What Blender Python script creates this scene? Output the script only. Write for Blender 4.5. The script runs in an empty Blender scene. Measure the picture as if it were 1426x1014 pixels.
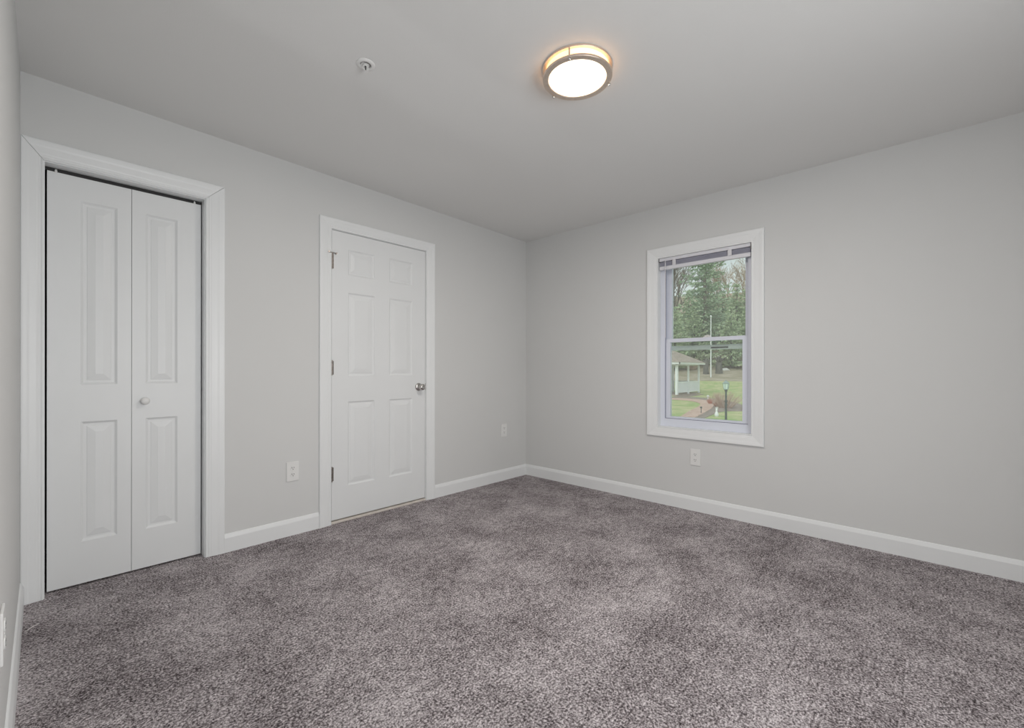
import bpy, bmesh, math, random
from mathutils import Vector, Matrix, noise

scene = bpy.context.scene
COL = scene.collection
rnd = random.Random(7)

# ------------------------------------------------------------------ camera
cam_d = bpy.data.cameras.new('camera')
cam = bpy.data.objects.new('camera', cam_d)
COL.objects.link(cam)
cr = Vector((0.684243, -0.729253, 0.001197))
cu = Vector((-0.000567, 0.001110, 0.999999))
cf = Vector((0.729254, 0.684243, -0.000346))
cam.matrix_world = Matrix(((cr.x, cu.x, -cf.x, -3.4771), (cr.y, cu.y, -cf.y, -3.0601),
                           (cr.z, cu.z, -cf.z, 1.0945), (0, 0, 0, 1)))
cam_d.sensor_fit = 'HORIZONTAL'
cam_d.sensor_width = 36.0
cam_d.lens = 613.4615 / 1426 * 36
cam_d.shift_y = 8.641 / 1426
cam_d.clip_start = 0.01
cam_d.clip_end = 500
scene.camera = cam

# ------------------------------------------------------------------ view, world, lights
scene.view_settings.view_transform = 'Standard'
scene.view_settings.look = 'None'
scene.view_settings.exposure = 0.0
scene.view_settings.gamma = 1.0
scene.view_settings.use_curve_mapping = False

world = bpy.data.worlds.new('overcast_sky')
scene.world = world
world.use_nodes = True
wn, wl = world.node_tree.nodes, world.node_tree.links
wn.clear()
w_out = wn.new('ShaderNodeOutputWorld'); w_bg = wn.new('ShaderNodeBackground')
w_tc = wn.new('ShaderNodeTexCoord'); w_no = wn.new('ShaderNodeTexNoise'); w_rp = wn.new('ShaderNodeValToRGB')
w_no.inputs['Scale'].default_value = 2.5; w_no.inputs['Detail'].default_value = 5
w_rp.color_ramp.elements[0].color = (0.70, 0.80, 0.84, 1); w_rp.color_ramp.elements[0].position = 0.3
w_rp.color_ramp.elements[1].color = (0.88, 0.91, 0.91, 1); w_rp.color_ramp.elements[1].position = 0.7
wl.new(w_tc.outputs['Generated'], w_no.inputs['Vector']); wl.new(w_no.outputs['Fac'], w_rp.inputs['Fac'])
wl.new(w_rp.outputs['Color'], w_bg.inputs['Color']); wl.new(w_bg.outputs['Background'], w_out.inputs['Surface'])
w_bg.inputs['Strength'].default_value = 1.02

def area_light(name, loc, direction, sx, sy, watts, color):
    d = bpy.data.lights.new(name, 'AREA'); d.shape = 'RECTANGLE'
    d.size, d.size_y, d.energy, d.color = sx, sy, watts, color
    o = bpy.data.objects.new(name, d); COL.objects.link(o)
    o.location = loc
    o.rotation_euler = Vector(direction).to_track_quat('-Z', 'Z').to_euler()
    return o
# added fill light in an invented opening of the unseen wall behind the camera
area_light('rear_fill_light', (-2.6, -4.10, 1.2), (0, 1, 0), 1.3, 1.1, 33, (0.985, 0.995, 1.0))

# soft sun behind thin cloud, from the street side of the house; it lights the garden only
sun_d = bpy.data.lights.new('veiled_sun', 'SUN'); sun_d.energy = 1.5; sun_d.angle = math.radians(45); sun_d.color = (1.0, 0.98, 0.95)
sun = bpy.data.objects.new('veiled_sun', sun_d); COL.objects.link(sun); sun.location = (-8, 0, 12)
sun.rotation_euler = Vector((0.72, 0.10, -0.69)).to_track_quat('-Z', 'Z').to_euler()

# ------------------------------------------------------------------ materials
def mat(name, color, rough=0.5, metal=0.0, noise_scale=None, noise_amt=0.06, bump=None, bump_scale=200,
        spec=0.5, emit=None, emit_col=None):
    m = bpy.data.materials.new(name); m.use_nodes = True
    n, l = m.node_tree.nodes, m.node_tree.links
    b = n['Principled BSDF']
    b.inputs['Base Color'].default_value = (*color, 1)
    b.inputs['Roughness'].default_value = rough
    b.inputs['Metallic'].default_value = metal
    b.inputs['Specular IOR Level'].default_value = spec
    tc = n.new('ShaderNodeTexCoord')
    if noise_scale:
        t = n.new('ShaderNodeTexNoise'); t.inputs['Scale'].default_value = noise_scale; t.inputs['Detail'].default_value = 3
        l.new(tc.outputs['Object'], t.inputs['Vector'])
        r = n.new('ShaderNodeValToRGB')
        r.color_ramp.elements[0].position = 0.3; r.color_ramp.elements[1].position = 0.7
        r.color_ramp.elements[0].color = (*[c * (1 - noise_amt) for c in color], 1)
        r.color_ramp.elements[1].color = (*[min(1, c * (1 + noise_amt)) for c in color], 1)
        l.new(t.outputs['Fac'], r.inputs['Fac']); l.new(r.outputs['Color'], b.inputs['Base Color'])
    if bump:
        t2 = n.new('ShaderNodeTexNoise'); t2.inputs['Scale'].default_value = bump_scale; t2.inputs['Detail'].default_value = 2
        l.new(tc.outputs['Object'], t2.inputs['Vector'])
        bp = n.new('ShaderNodeBump'); bp.inputs['Strength'].default_value = bump; bp.inputs['Distance'].default_value = 0.002
        l.new(t2.outputs['Fac'], bp.inputs['Height']); l.new(bp.outputs['Normal'], b.inputs['Normal'])
    if emit:
        b.inputs['Emission Color'].default_value = (*(emit_col or color), 1)
        b.inputs['Emission Strength'].default_value = emit
    return m

M = {}
M['wall'] = mat('grey_wall_paint', (0.682, 0.686, 0.681), 0.75, noise_scale=1.2, noise_amt=0.012, bump=0.12, bump_scale=260, spec=0.3)
M['ceiling'] = mat('ceiling_paint', (0.775, 0.775, 0.765), 0.8, noise_scale=0.9, noise_amt=0.012, bump=0.15, bump_scale=180, spec=0.25)
M['trim'] = mat('white_semigloss_paint', (0.83, 0.845, 0.85), 0.38, noise_scale=3, noise_amt=0.012, bump=0.05, bump_scale=120)
M['door'] = mat('white_door_paint', (0.79, 0.805, 0.81), 0.42, noise_scale=3, noise_amt=0.012, bump=0.05, bump_scale=150)
M['vinyl'] = mat('white_vinyl', (0.735, 0.765, 0.85), 0.35, noise_scale=4, noise_amt=0.01)
M['plastic'] = mat('white_plastic', (0.80, 0.80, 0.79), 0.35, noise_scale=20, noise_amt=0.01)
M['slot'] = mat('dark_slot', (0.05, 0.05, 0.05), 0.6, noise_scale=20)
M['nickel'] = mat('satin_nickel', (0.55, 0.53, 0.51), 0.22, 1.0, noise_scale=30, noise_amt=0.04)
M['brushed'] = mat('brushed_nickel', (0.82, 0.70, 0.60), 0.40, 1.0, noise_scale=60, noise_amt=0.06)
M['hinge'] = mat('tarnished_hinge_metal', (0.30, 0.27, 0.25), 0.35, 1.0, noise_scale=60, noise_amt=0.2)
M['rubber'] = mat('grey_rubber', (0.25, 0.24, 0.23), 0.7, noise_scale=60)
M['chrome'] = mat('chrome', (0.75, 0.75, 0.74), 0.15, 1.0, noise_scale=60, noise_amt=0.03)
M['steel'] = mat('dark_track_steel', (0.03, 0.03, 0.03), 0.6, 0.3, noise_scale=40)
M['wood'] = mat('pale_oak', (0.69, 0.64, 0.58), 0.5, noise_scale=14, noise_amt=0.12)
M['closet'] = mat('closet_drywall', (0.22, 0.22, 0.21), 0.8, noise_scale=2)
M['blind'] = mat('white_blind_aluminium', (0.74, 0.74, 0.78), 0.45, noise_scale=10, noise_amt=0.01)
M['slat'] = mat('lavender_shaded_slat', (0.58, 0.58, 0.68), 0.45, noise_scale=10, noise_amt=0.02)  # lavender grey carries the shade of the stacked slats in its colour
M['clip'] = mat('cloudy_plastic', (0.72, 0.71, 0.74), 0.25, noise_scale=20, noise_amt=0.02)
M['screen'] = mat('screen_frame_aluminium', (0.74, 0.80, 0.77), 0.45, noise_scale=10, noise_amt=0.02)
M['sash_gap'] = mat('slate_gap_shade', (0.16, 0.16, 0.24), 0.6, noise_scale=20)  # dark colour of the shadow line around the sashes
M['thread'] = mat('white_cotton', (0.85, 0.85, 0.84), 0.8, noise_scale=100)

def lamp_material():
    m = bpy.data.materials.new('lit_frosted_glass'); m.use_nodes = True
    b = m.node_tree.nodes['Principled BSDF']
    b.inputs['Base Color'].default_value = (0.85, 0.82, 0.75, 1); b.inputs['Roughness'].default_value = 0.4
    b.inputs['Emission Color'].default_value = (1.0, 0.84, 0.62, 1); b.inputs['Emission Strength'].default_value = 2.2
    return m
M['lampglass'] = lamp_material()
m2 = lamp_material(); m2.name = 'lit_frosted_side'
m2.node_tree.nodes['Principled BSDF'].inputs['Emission Color'].default_value = (1.0, 0.56, 0.24, 1)
m2.node_tree.nodes['Principled BSDF'].inputs['Emission Strength'].default_value = 2.0
M['lampside'] = m2

def glass_material():
    m = bpy.data.materials.new('window_glass'); m.use_nodes = True
    n, l = m.node_tree.nodes, m.node_tree.links
    n.remove(n['Principled BSDF'])
    tr = n.new('ShaderNodeBsdfTransparent'); tr.inputs['Color'].default_value = (0.93, 0.96, 0.94, 1)
    gl = n.new('ShaderNodeBsdfGlossy'); gl.inputs['Roughness'].default_value = 0.02
    fr = n.new('ShaderNodeFresnel'); fr.inputs['IOR'].default_value = 1.5
    mx = n.new('ShaderNodeMixShader')
    l.new(fr.outputs['Fac'], mx.inputs['Fac']); l.new(tr.outputs['BSDF'], mx.inputs[1]); l.new(gl.outputs['BSDF'], mx.inputs[2])
    df = n.new('ShaderNodeBsdfDiffuse'); df.inputs['Color'].default_value = (0.85, 0.88, 0.87, 1)   # pale diffuse share puts a glare-like haze into the pane
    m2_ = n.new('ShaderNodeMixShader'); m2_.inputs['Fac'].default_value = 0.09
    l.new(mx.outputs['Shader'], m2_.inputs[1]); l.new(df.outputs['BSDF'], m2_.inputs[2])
    l.new(m2_.outputs['Shader'], n['Material Output'].inputs['Surface'])
    return m
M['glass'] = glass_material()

def carpet_material():
    m = bpy.data.materials.new('mauve_grey_cut_pile_carpet'); m.use_nodes = True
    n, l = m.node_tree.nodes, m.node_tree.links
    b = n['Principled BSDF']; b.inputs['Roughness'].default_value = 0.95; b.inputs['Specular IOR Level'].default_value = 0.1
    tc = n.new('ShaderNodeTexCoord')
    def nz(scale, detail, rough=0.5):
        t = n.new('ShaderNodeTexNoise'); t.inputs['Scale'].default_value = scale
        t.inputs['Detail'].default_value = detail; t.inputs['Roughness'].default_value = rough
        l.new(tc.outputs['Object'], t.inputs['Vector']); return t
    fine = nz(125, 6, 0.82); mid = nz(30, 3, 0.6); big = nz(3.2, 5, 0.65)
    rp = n.new('ShaderNodeValToRGB'); e = rp.color_ramp.elements
    e[0].position, e[0].color = 0.415, (0.036, 0.028, 0.031, 1)
    e[1].position, e[1].color = 0.60, (0.84, 0.785, 0.805, 1)
    k = e.new(0.5); k.color = (0.305, 0.268, 0.277, 1)
    a1 = n.new('ShaderNodeMath'); a1.operation = 'MULTIPLY_ADD'; a1.inputs[1].default_value = 0.16; l.new(mid.outputs['Fac'], a1.inputs[0]); l.new(fine.outputs['Fac'], a1.inputs[2])
    a2 = n.new('ShaderNodeMath'); a2.operation = 'MULTIPLY_ADD'; a2.inputs[1].default_value = 0.17; l.new(big.outputs['Fac'], a2.inputs[0]); l.new(a1.outputs[0], a2.inputs[2])
    a3 = n.new('ShaderNodeMath'); a3.operation = 'SUBTRACT'; a3.inputs[1].default_value = 0.163; l.new(a2.outputs[0], a3.inputs[0])
    l.new(a3.outputs[0], rp.inputs['Fac']); l.new(rp.outputs['Color'], b.inputs['Base Color'])
    bp = n.new('ShaderNodeBump'); bp.inputs['Strength'].default_value = 0.9; bp.inputs['Distance'].default_value = 0.006
    l.new(a1.outputs[0], bp.inputs['Height']); l.new(bp.outputs['Normal'], b.inputs['Normal'])
    return m
M['carpet'] = carpet_material()

def two_tone(name, c1, c2, scale, detail=4, rough=0.9, lo=0.35, hi=0.65):
    m = bpy.data.materials.new(name); m.use_nodes = True
    n, l = m.node_tree.nodes, m.node_tree.links
    b = n['Principled BSDF']; b.inputs['Roughness'].default_value = rough; b.inputs['Specular IOR Level'].default_value = 0.15
    tc = n.new('ShaderNodeTexCoord'); t = n.new('ShaderNodeTexNoise'); r = n.new('ShaderNodeValToRGB')
    t.inputs['Scale'].default_value = scale; t.inputs['Detail'].default_value = detail; t.inputs['Roughness'].default_value = 0.65
    r.color_ramp.elements[0].position, r.color_ramp.elements[0].color = lo, (*c1, 1)
    r.color_ramp.elements[1].position, r.color_ramp.elements[1].color = hi, (*c2, 1)
    l.new(tc.outputs['Object'], t.inputs['Vector']); l.new(t.outputs['Fac'], r.inputs['Fac']); l.new(r.outputs['Color'], b.inputs['Base Color'])
    return m
M['grass'] = two_tone('spring_lawn', (0.27, 0.40, 0.14), (0.57, 0.52, 0.31), 1.1, 8)
M['litter'] = two_tone('leaf_litter_hillside', (0.27, 0.24, 0.16), (0.47, 0.41, 0.33), 0.5, 6)
M['brick'] = two_tone('weathered_pink_brick', (0.46, 0.30, 0.24), (0.66, 0.50, 0.43), 2.2, 6)
M['mulch'] = two_tone('grey_brown_mulch', (0.20, 0.16, 0.13), (0.40, 0.34, 0.31), 3, 6)
M['needles'] = two_tone('pine_needles', (0.32, 0.44, 0.31), (0.52, 0.62, 0.44), 0.35, 5)
M['needles_pale'] = two_tone('pale_pine_needles', (0.38, 0.50, 0.32), (0.60, 0.67, 0.46), 0.35, 5)
M['bark'] = two_tone('grey_bark', (0.20, 0.17, 0.14), (0.34, 0.30, 0.26), 4, 4)
M['darkbark'] = two_tone('dark_bark', (0.10, 0.10, 0.09), (0.18, 0.17, 0.15), 4, 4)
M['twig'] = two_tone('red_brown_twigs', (0.46, 0.33, 0.26), (0.64, 0.50, 0.42), 6, 3)
M['budtwig'] = two_tone('budding_twigs', (0.42, 0.33, 0.24), (0.58, 0.47, 0.36), 3, 3)
M['shingle'] = two_tone('weathered_brown_shingle', (0.30, 0.25, 0.21), (0.44, 0.38, 0.33), 3, 5)
M['whitewood'] = two_tone('white_painted_wood', (0.82, 0.85, 0.87), (0.90, 0.92, 0.93), 2, 3, 0.5)
M['blackmetal'] = mat('black_painted_metal', (0.07, 0.09, 0.09), 0.4, 0.3, noise_scale=20)
M['verdigris'] = mat('verdigris_lantern_metal', (0.30, 0.38, 0.36), 0.5, 0.2, noise_scale=20)
M['lanternglass'] = mat('pale_lantern_glass', (0.72, 0.86, 0.82), 0.15, noise_scale=20, noise_amt=0.05)
M['ornament'] = mat('white_glazed_ornament', (0.85, 0.86, 0.87), 0.4, noise_scale=20, noise_amt=0.03)
M['stone'] = two_tone('pale_stone', (0.62, 0.60, 0.58), (0.78, 0.77, 0.76), 3, 4)
M['redleaf'] = two_tone('red_leaves', (0.45, 0.18, 0.14), (0.62, 0.30, 0.22), 9, 3)

# ------------------------------------------------------------------ mesh helpers
class MB:
    """collects shapes in one bmesh and links them as one object"""
    def __init__(self): self.bm = bmesh.new()
    def face(self, pts):
        vs = [self.bm.verts.new(p) for p in pts]
        try: return self.bm.faces.new(vs)
        except ValueError: return None
    def box(self, x0, x1, y0, y1, z0, z1, bevel=0.0):
        ps = [(x0, y0, z0), (x1, y0, z0), (x1, y1, z0), (x0, y1, z0), (x0, y0, z1), (x1, y0, z1), (x1, y1, z1), (x0, y1, z1)]
        v = [self.bm.verts.new(p) for p in ps]
        fs = [self.bm.faces.new([v[i] for i in q]) for q in ((0, 3, 2, 1), (4, 5, 6, 7), (0, 1, 5, 4), (1, 2, 6, 5), (2, 3, 7, 6), (3, 0, 4, 7))]
        if bevel:
            es = list({e for f in fs for e in f.edges})
            bmesh.ops.bevel(self.bm, geom=es, offset=bevel, segments=2, affect='EDGES', profile=0.5)
        return self
    def lathe(self, prof, axis=(0, 0, 1), origin=(0, 0, 0), n=48, ring_scale=(1, 1)):
        """prof: (radius, height along axis)"""
        ax = Vector(axis).normalized(); q = ax.to_track_quat('Z', 'Y'); o = Vector(origin)
        rings = []
        for r, h in prof:
            if r < 1e-6:
                rings.append([self.bm.verts.new(o + ax * h)])
            else:
                rings.append([self.bm.verts.new(o + q @ Vector((r * ring_scale[0] * math.cos(2 * math.pi * k / n), r * ring_scale[1] * math.sin(2 * math.pi * k / n), h))) for k in range(n)])
        for a, b in zip(rings, rings[1:]):
            if len(a) == 1 and len(b) == 1: continue
            for k in range(n):
                k2 = (k + 1) % n
                if len(a) == 1: self.bm.faces.new((a[0], b[k2], b[k]))
                elif len(b) == 1: self.bm.faces.new((a[k], a[k2], b[0]))
                else: self.bm.faces.new((a[k], a[k2], b[k2], b[k]))
        return self
    def tube(self, pts, radii, n=8, cap=True):
        pts = [Vector(p) for p in pts]
        if not isinstance(radii, (list, tuple)): radii = [radii] * len(pts)
        rings = []
        for i, p in enumerate(pts):
            d = (pts[min(i + 1, len(pts) - 1)] - pts[max(i - 1, 0)]).normalized()
            u = d.orthogonal().normalized() if i == 0 else (u - d * u.dot(d)).normalized()
            w = d.cross(u)
            rings.append([self.bm.verts.new(p + (u * math.cos(2 * math.pi * k / n) + w * math.sin(2 * math.pi * k / n)) * radii[i]) for k in range(n)])
        for a, b in zip(rings, rings[1:]):
            for k in range(n):
                self.bm.faces.new((a[k], a[(k + 1) % n], b[(k + 1) % n], b[k]))
        if cap:
            self.bm.faces.new(rings[0][::-1]); self.bm.faces.new(rings[-1])
        return self
    def build(self, name, material, parent=None, smooth=False, recalc=True, local=False, angle=40):
        if recalc: bmesh.ops.recalc_face_normals(self.bm, faces=self.bm.faces)
        if parent is not None and not local:
            off = world_loc(parent)
            for v in self.bm.verts: v.co -= off
        me = bpy.data.meshes.new(name); self.bm.to_mesh(me); self.bm.free()
        me.materials.append(material)
        if smooth:
            for p in me.polygons: p.use_smooth = True
            me.set_sharp_from_angle(angle=math.radians(angle))
        o = bpy.data.objects.new(name, me); COL.objects.link(o)
        if parent is not None: o.parent = parent
        return o

def world_loc(o):
    v = Vector((0, 0, 0))
    while o is not None:
        v += Vector(o.location); o = o.parent
    return v

def tag(o, label=None, cat=None, group=None, kind=None):
    if label: o['label'] = label
    if cat: o['category'] = cat
    if group: o['group'] = group
    if kind: o['kind'] = kind
    return o

def empty(name, loc, label=None, cat=None, group=None, kind=None):
    o = bpy.data.objects.new(name, None); o.empty_display_size = 0.05
    COL.objects.link(o); o.location = loc
    return tag(o, label, cat, group, kind)

def copy_tree(o, parent=None):
    c = o.copy(); COL.objects.link(c)
    if parent is not None: c.parent = parent
    for ch in [x for x in COL.objects if x.parent == o]:
        copy_tree(ch, c)
    return c

def slab_with_holes(a0, a1, z0, z1, holes, to3, d0, d1):
    """wall slab in (a, z) with rectangular holes, thickness d0..d1; to3(a, z, d) -> xyz"""
    mb = MB()
    A = sorted({a0, a1, *[h[0] for h in holes], *[h[1] for h in holes]})
    Z = sorted({z0, z1, *[h[2] for h in holes], *[h[3] for h in holes]})
    def solid(i, j):
        if i < 0 or j < 0 or i >= len(A) - 1 or j >= len(Z) - 1: return False
        ca, cz = (A[i] + A[i + 1]) / 2, (Z[j] + Z[j + 1]) / 2
        return not any(h[0] < ca < h[1] and h[2] < cz < h[3] for h in holes)
    for i in range(len(A) - 1):
        for j in range(len(Z) - 1):
            if not solid(i, j): continue
            p, q, r, s = A[i], A[i + 1], Z[j], Z[j + 1]
            for d in (d0, d1): mb.face([to3(p, r, d), to3(q, r, d), to3(q, s, d), to3(p, s, d)])
            if not solid(i - 1, j): mb.face([to3(p, r, d0), to3(p, s, d0), to3(p, s, d1), to3(p, r, d1)])
            if not solid(i + 1, j): mb.face([to3(q, r, d0), to3(q, s, d0), to3(q, s, d1), to3(q, r, d1)])
            if not solid(i, j - 1): mb.face([to3(p, r, d0), to3(q, r, d0), to3(q, r, d1), to3(p, r, d1)])
            if not solid(i, j + 1): mb.face([to3(p, s, d0), to3(q, s, d0), to3(q, s, d1), to3(p, s, d1)])
    bmesh.ops.remove_doubles(mb.bm, verts=mb.bm.verts, dist=1e-5)
    return mb

back3 = lambda a, z, d: (a, d, z)         # wall with the closet and the door: a = x, depth = +y
right3 = lambda a, z, d: (d, a, z)        # wall with the window: a = y, depth = +x

XL, YB = -3.548, -4.10
def ceil_z(x, y):
    base = 2.44 - 0.0109 * x + 0.0014 * y
    t = max(0.0, min(1.0, -x / 2.2)); fade = t * t * (3 - 2 * t)
    d = y + 1.13                                         # a drywall joint running parallel to the door wall
    q = min(1.0, math.sqrt((d / (1.13 if d > 0 else 0.45)) ** 2 + 0.0006))
    ridge = 0.028 * (1 - q)
    return base - ridge * fade

# ------------------------------------------------------------------ room shell
floor = MB().box(XL - 0.12, 0.14, YB - 0.12, 0.9, -0.12, 0.0).build('floor', M['carpet'])
tag(floor, 'mauve grey speckled cut-pile carpet covering the whole floor', 'carpet', kind='structure')

cb = MB(); nx, ny = 36, 164
gv = [[cb.bm.verts.new((XL + (0 - XL) * i / nx, YB + (0 - YB) * j / ny, ceil_z(XL + (0 - XL) * i / nx, YB + (0 - YB) * j / ny))) for j in range(ny + 1)] for i in range(nx + 1)]
tv = [[cb.bm.verts.new((v.co.x, v.co.y, 2.62)) for v in r] for r in gv]
for i in range(nx):
    for j in range(ny):
        cb.bm.faces.new((gv[i][j], gv[i][j + 1], gv[i + 1][j + 1], gv[i + 1][j]))
        cb.bm.faces.new((tv[i][j], tv[i + 1][j], tv[i + 1][j + 1], tv[i][j + 1]))
for i in range(nx):
    for j in (0, ny): cb.bm.faces.new((gv[i][j], gv[i + 1][j], tv[i + 1][j], tv[i][j]))
for j in range(ny):
    for i in (0, nx): cb.bm.faces.new((gv[i][j], gv[i][j + 1], tv[i][j + 1], tv[i][j]))
ceiling = cb.build('ceiling', M['ceiling'], smooth=True, angle=30)
tag(ceiling, 'flat painted ceiling holding the round lamp and the sprinkler', 'ceiling', kind='structure')

# openings
CL = (-3.470, -2.832, 2.086)      # closet jamb faces: left, right, head
DR = (-2.081, -1.277, 2.089)      # door jamb faces
WI = (-2.1517, -1.4525, 0.6346, 2.0125)   # window casing inner edges: y, y, z, z
JT = 0.014
wall_back = slab_with_holes(XL - 0.12, 0.0, 0.0, 2.62,
    [(CL[0] - JT, CL[1] + JT, -0.01, CL[2] + JT), (DR[0] - JT, DR[1] + JT, -0.01, DR[2] + JT)], back3, 0.0, 0.14).build('wall_back', M['wall'])
tag(wall_back, 'light grey wall with the closet and the six-panel door', 'wall', kind='structure')
wall_right = slab_with_holes(YB - 0.12, 0.14, 0.0, 2.62, [(WI[0] - JT, WI[1] + JT, WI[2] - JT, WI[3] + JT)], right3, 0.0, 0.16).build('wall_right', M['wall'])
tag(wall_right, 'light grey wall with the window', 'wall', kind='structure')
wall_left = MB().box(XL - 0.12, XL, YB - 0.12, 0.0, 0.0, 2.62).build('wall_left', M['wall'])
tag(wall_left, 'grey wall seen edge-on at the left of the closet', 'wall', kind='structure')
wall_front = slab_with_holes(XL, 0.0, 0.0, 2.62, [(-3.25, -1.95, 0.65, 1.75)], lambda a, z, d: (a, YB - d, z), 0.0, 0.12).build('wall_front', M['wall'])
tag(wall_front, 'grey wall behind the camera with an added opening for the fill light', 'wall', kind='structure')
cs = MB()
for x0, x1 in ((-3.62, -2.70), (-2.20, -1.15)):
    cs.face([(x0, 0.85, 0), (x1, 0.85, 0), (x1, 0.85, 2.5), (x0, 0.85, 2.5)])
    cs.face([(x0, 0.14, 0), (x0, 0.85, 0), (x0, 0.85, 2.5), (x0, 0.14, 2.5)])
    cs.face([(x1, 0.14, 0), (x1, 0.85, 0), (x1, 0.85, 2.5), (x1, 0.14, 2.5)])
    cs.face([(x0, 0.14, 2.5), (x1, 0.14, 2.5), (x1, 0.85, 2.5), (x0, 0.85, 2.5)])
tag(cs.build('wall_closet', M['closet']), 'unlit closet and hall walls behind the doors', 'wall', kind='structure')

# ------------------------------------------------------------------ baseboards
BB = [(0, 0), (0.013, 0), (0.013, 0.085), (0.0115, 0.090), (0.006, 0.106), (0.003, 0.109), (0, 0.110)]
def baseboard(name, p0, p1, nrm, label):
    p0, p1, n = Vector((*p0, 0)), Vector((*p1, 0)), Vector((*nrm, 0))
    mb = MB()
    L = [[mb.bm.verts.new(p + n * d + Vector((0, 0, z))) for d, z in BB] for p in (p0, p1)]
    for k in range(len(BB)):
        k2 = (k + 1) % len(BB)
        mb.bm.faces.new((L[0][k], L[0][k2], L[1][k2], L[1][k]))
    mb.bm.faces.new(L[0]); mb.bm.faces.new(L[1][::-1])
    return tag(mb.build(name, M['trim']), label, 'baseboard', kind='structure')
baseboard('baseboard_back', (-2.733, 0), (-2.170, 0), (0, -1), 'white baseboard between the closet and the six-panel door')
baseboard('baseboard_back', (-1.189, 0), (0, 0), (0, -1), 'white baseboard from the six-panel door to the corner')
baseboard('baseboard_right', (0, -0.013), (0, YB), (-1, 0), 'long white baseboard under the window wall')
baseboard('baseboard_left', (XL, -0.02), (XL, YB), (1, 0), 'white baseboard along the left wall edge')

# ------------------------------------------------------------------ casings (mitred)
def casing_profile(w):
    return [(0, 0), (0, 0.009), (0.002, 0.011), (0.007, 0.011), (0.010, 0.0085), (0.014, 0.0085), (0.018, 0.0105), (0.024, 0.0105),
            (0.030, 0.012), (w * 0.62, 0.0145), (w * 0.72, 0.0165), (w - 0.012, 0.018), (w - 0.004, 0.018), (w, 0.016), (w, 0)]
def casing_piece(mb, c0, c1, o0, o1, prof, w, to3, gap=0.0):
    """one board; c0, c1 inner corners, o0, o1 outward mitre directions in (a, z), already scaled to width"""
    c0, c1, o0, o1 = map(Vector, (c0, c1, o0, o1))
    d = (c1 - c0).normalized() * gap
    L = []
    for c, o, g in ((c0, o0, d), (c1, o1, -d)):
        L.append([mb.bm.verts.new(to3(*(c + g + o * (u / w)), -v)) for u, v in prof])
    for k in range(len(prof) - 1):
        mb.bm.faces.new((L[0][k], L[0][k + 1], L[1][k + 1], L[1][k]))
    mb.bm.faces.new(L[0]); mb.bm.faces.new(L[1][::-1])
def casing(name, a0, a1, z0, z1, wl, wr, wt, wb, to3, label, gap=0.0):
    mb = MB()
    P = casing_profile(wr)
    pl = [(u * wl / wr, v) for u, v in P]
    if wb:
        casing_piece(mb, (a0, z0), (a0, z1), (-wl, -wb), (-wl, wt), pl, wl, to3, gap)
        casing_piece(mb, (a1, z0), (a1, z1), (wr, -wb), (wr, wt), P, wr, to3, gap)
        casing_piece(mb, (a0, z0), (a1, z0), (-wl, -wb), (wr, -wb), P, wr, to3, gap)
    else:
        casing_piece(mb, (a0, z0), (a0, z1), (-wl, 0), (-wl, wt), pl, wl, to3, gap)
        casing_piece(mb, (a1, z0), (a1, z1), (wr, 0), (wr, wt), P, wr, to3, gap)
    casing_piece(mb, (a0, z1), (a1, z1), (-wl, wt), (wr, wt), P, wr, to3, gap)
    return tag(mb.build(name, M['trim']), label, 'trim', kind='structure')
casing('trim_1', -3.474, -2.828, 0.0, 2.090, 0.0735, 0.094, 0.091, 0, back3, 'white moulded casing around the closet with cracked mitre corners', gap=0.0011)
casing('trim_2', -2.084, -1.274, 0.0, 2.0915, 0.085, 0.084, 0.0745, 0, back3, 'white moulded casing around the six-panel door')
casing('trim_3', -2.1517, -1.4525, 0.6346, 2.0125, 0.082, 0.093, 0.086, 0.080, right3, 'white picture-frame casing around the window')

def jamb(mb, a0, a1, zh, to3, d0, d1, t=JT, sill=None):
    def bx(p, q, r, s):
        v = [mb.bm.verts.new(to3(a, z, d)) for d in (d0, d1) for a, z in ((p, r), (q, r), (q, s), (p, s))]
        for f in ((0, 1, 2, 3), (4, 7, 6, 5), (0, 4, 5, 1), (1, 5, 6, 2), (2, 6, 7, 3), (3, 7, 4, 0)): mb.bm.faces.new([v[i] for i in f])
    zb = 0.0 if sill is None else sill - t
    bx(a0 - t, a0, zb, zh + t); bx(a1, a1 + t, zb, zh + t); bx(a0, a1, zh, zh + t)
    if sill is not None: bx(a0, a1, sill - t, sill)

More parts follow.
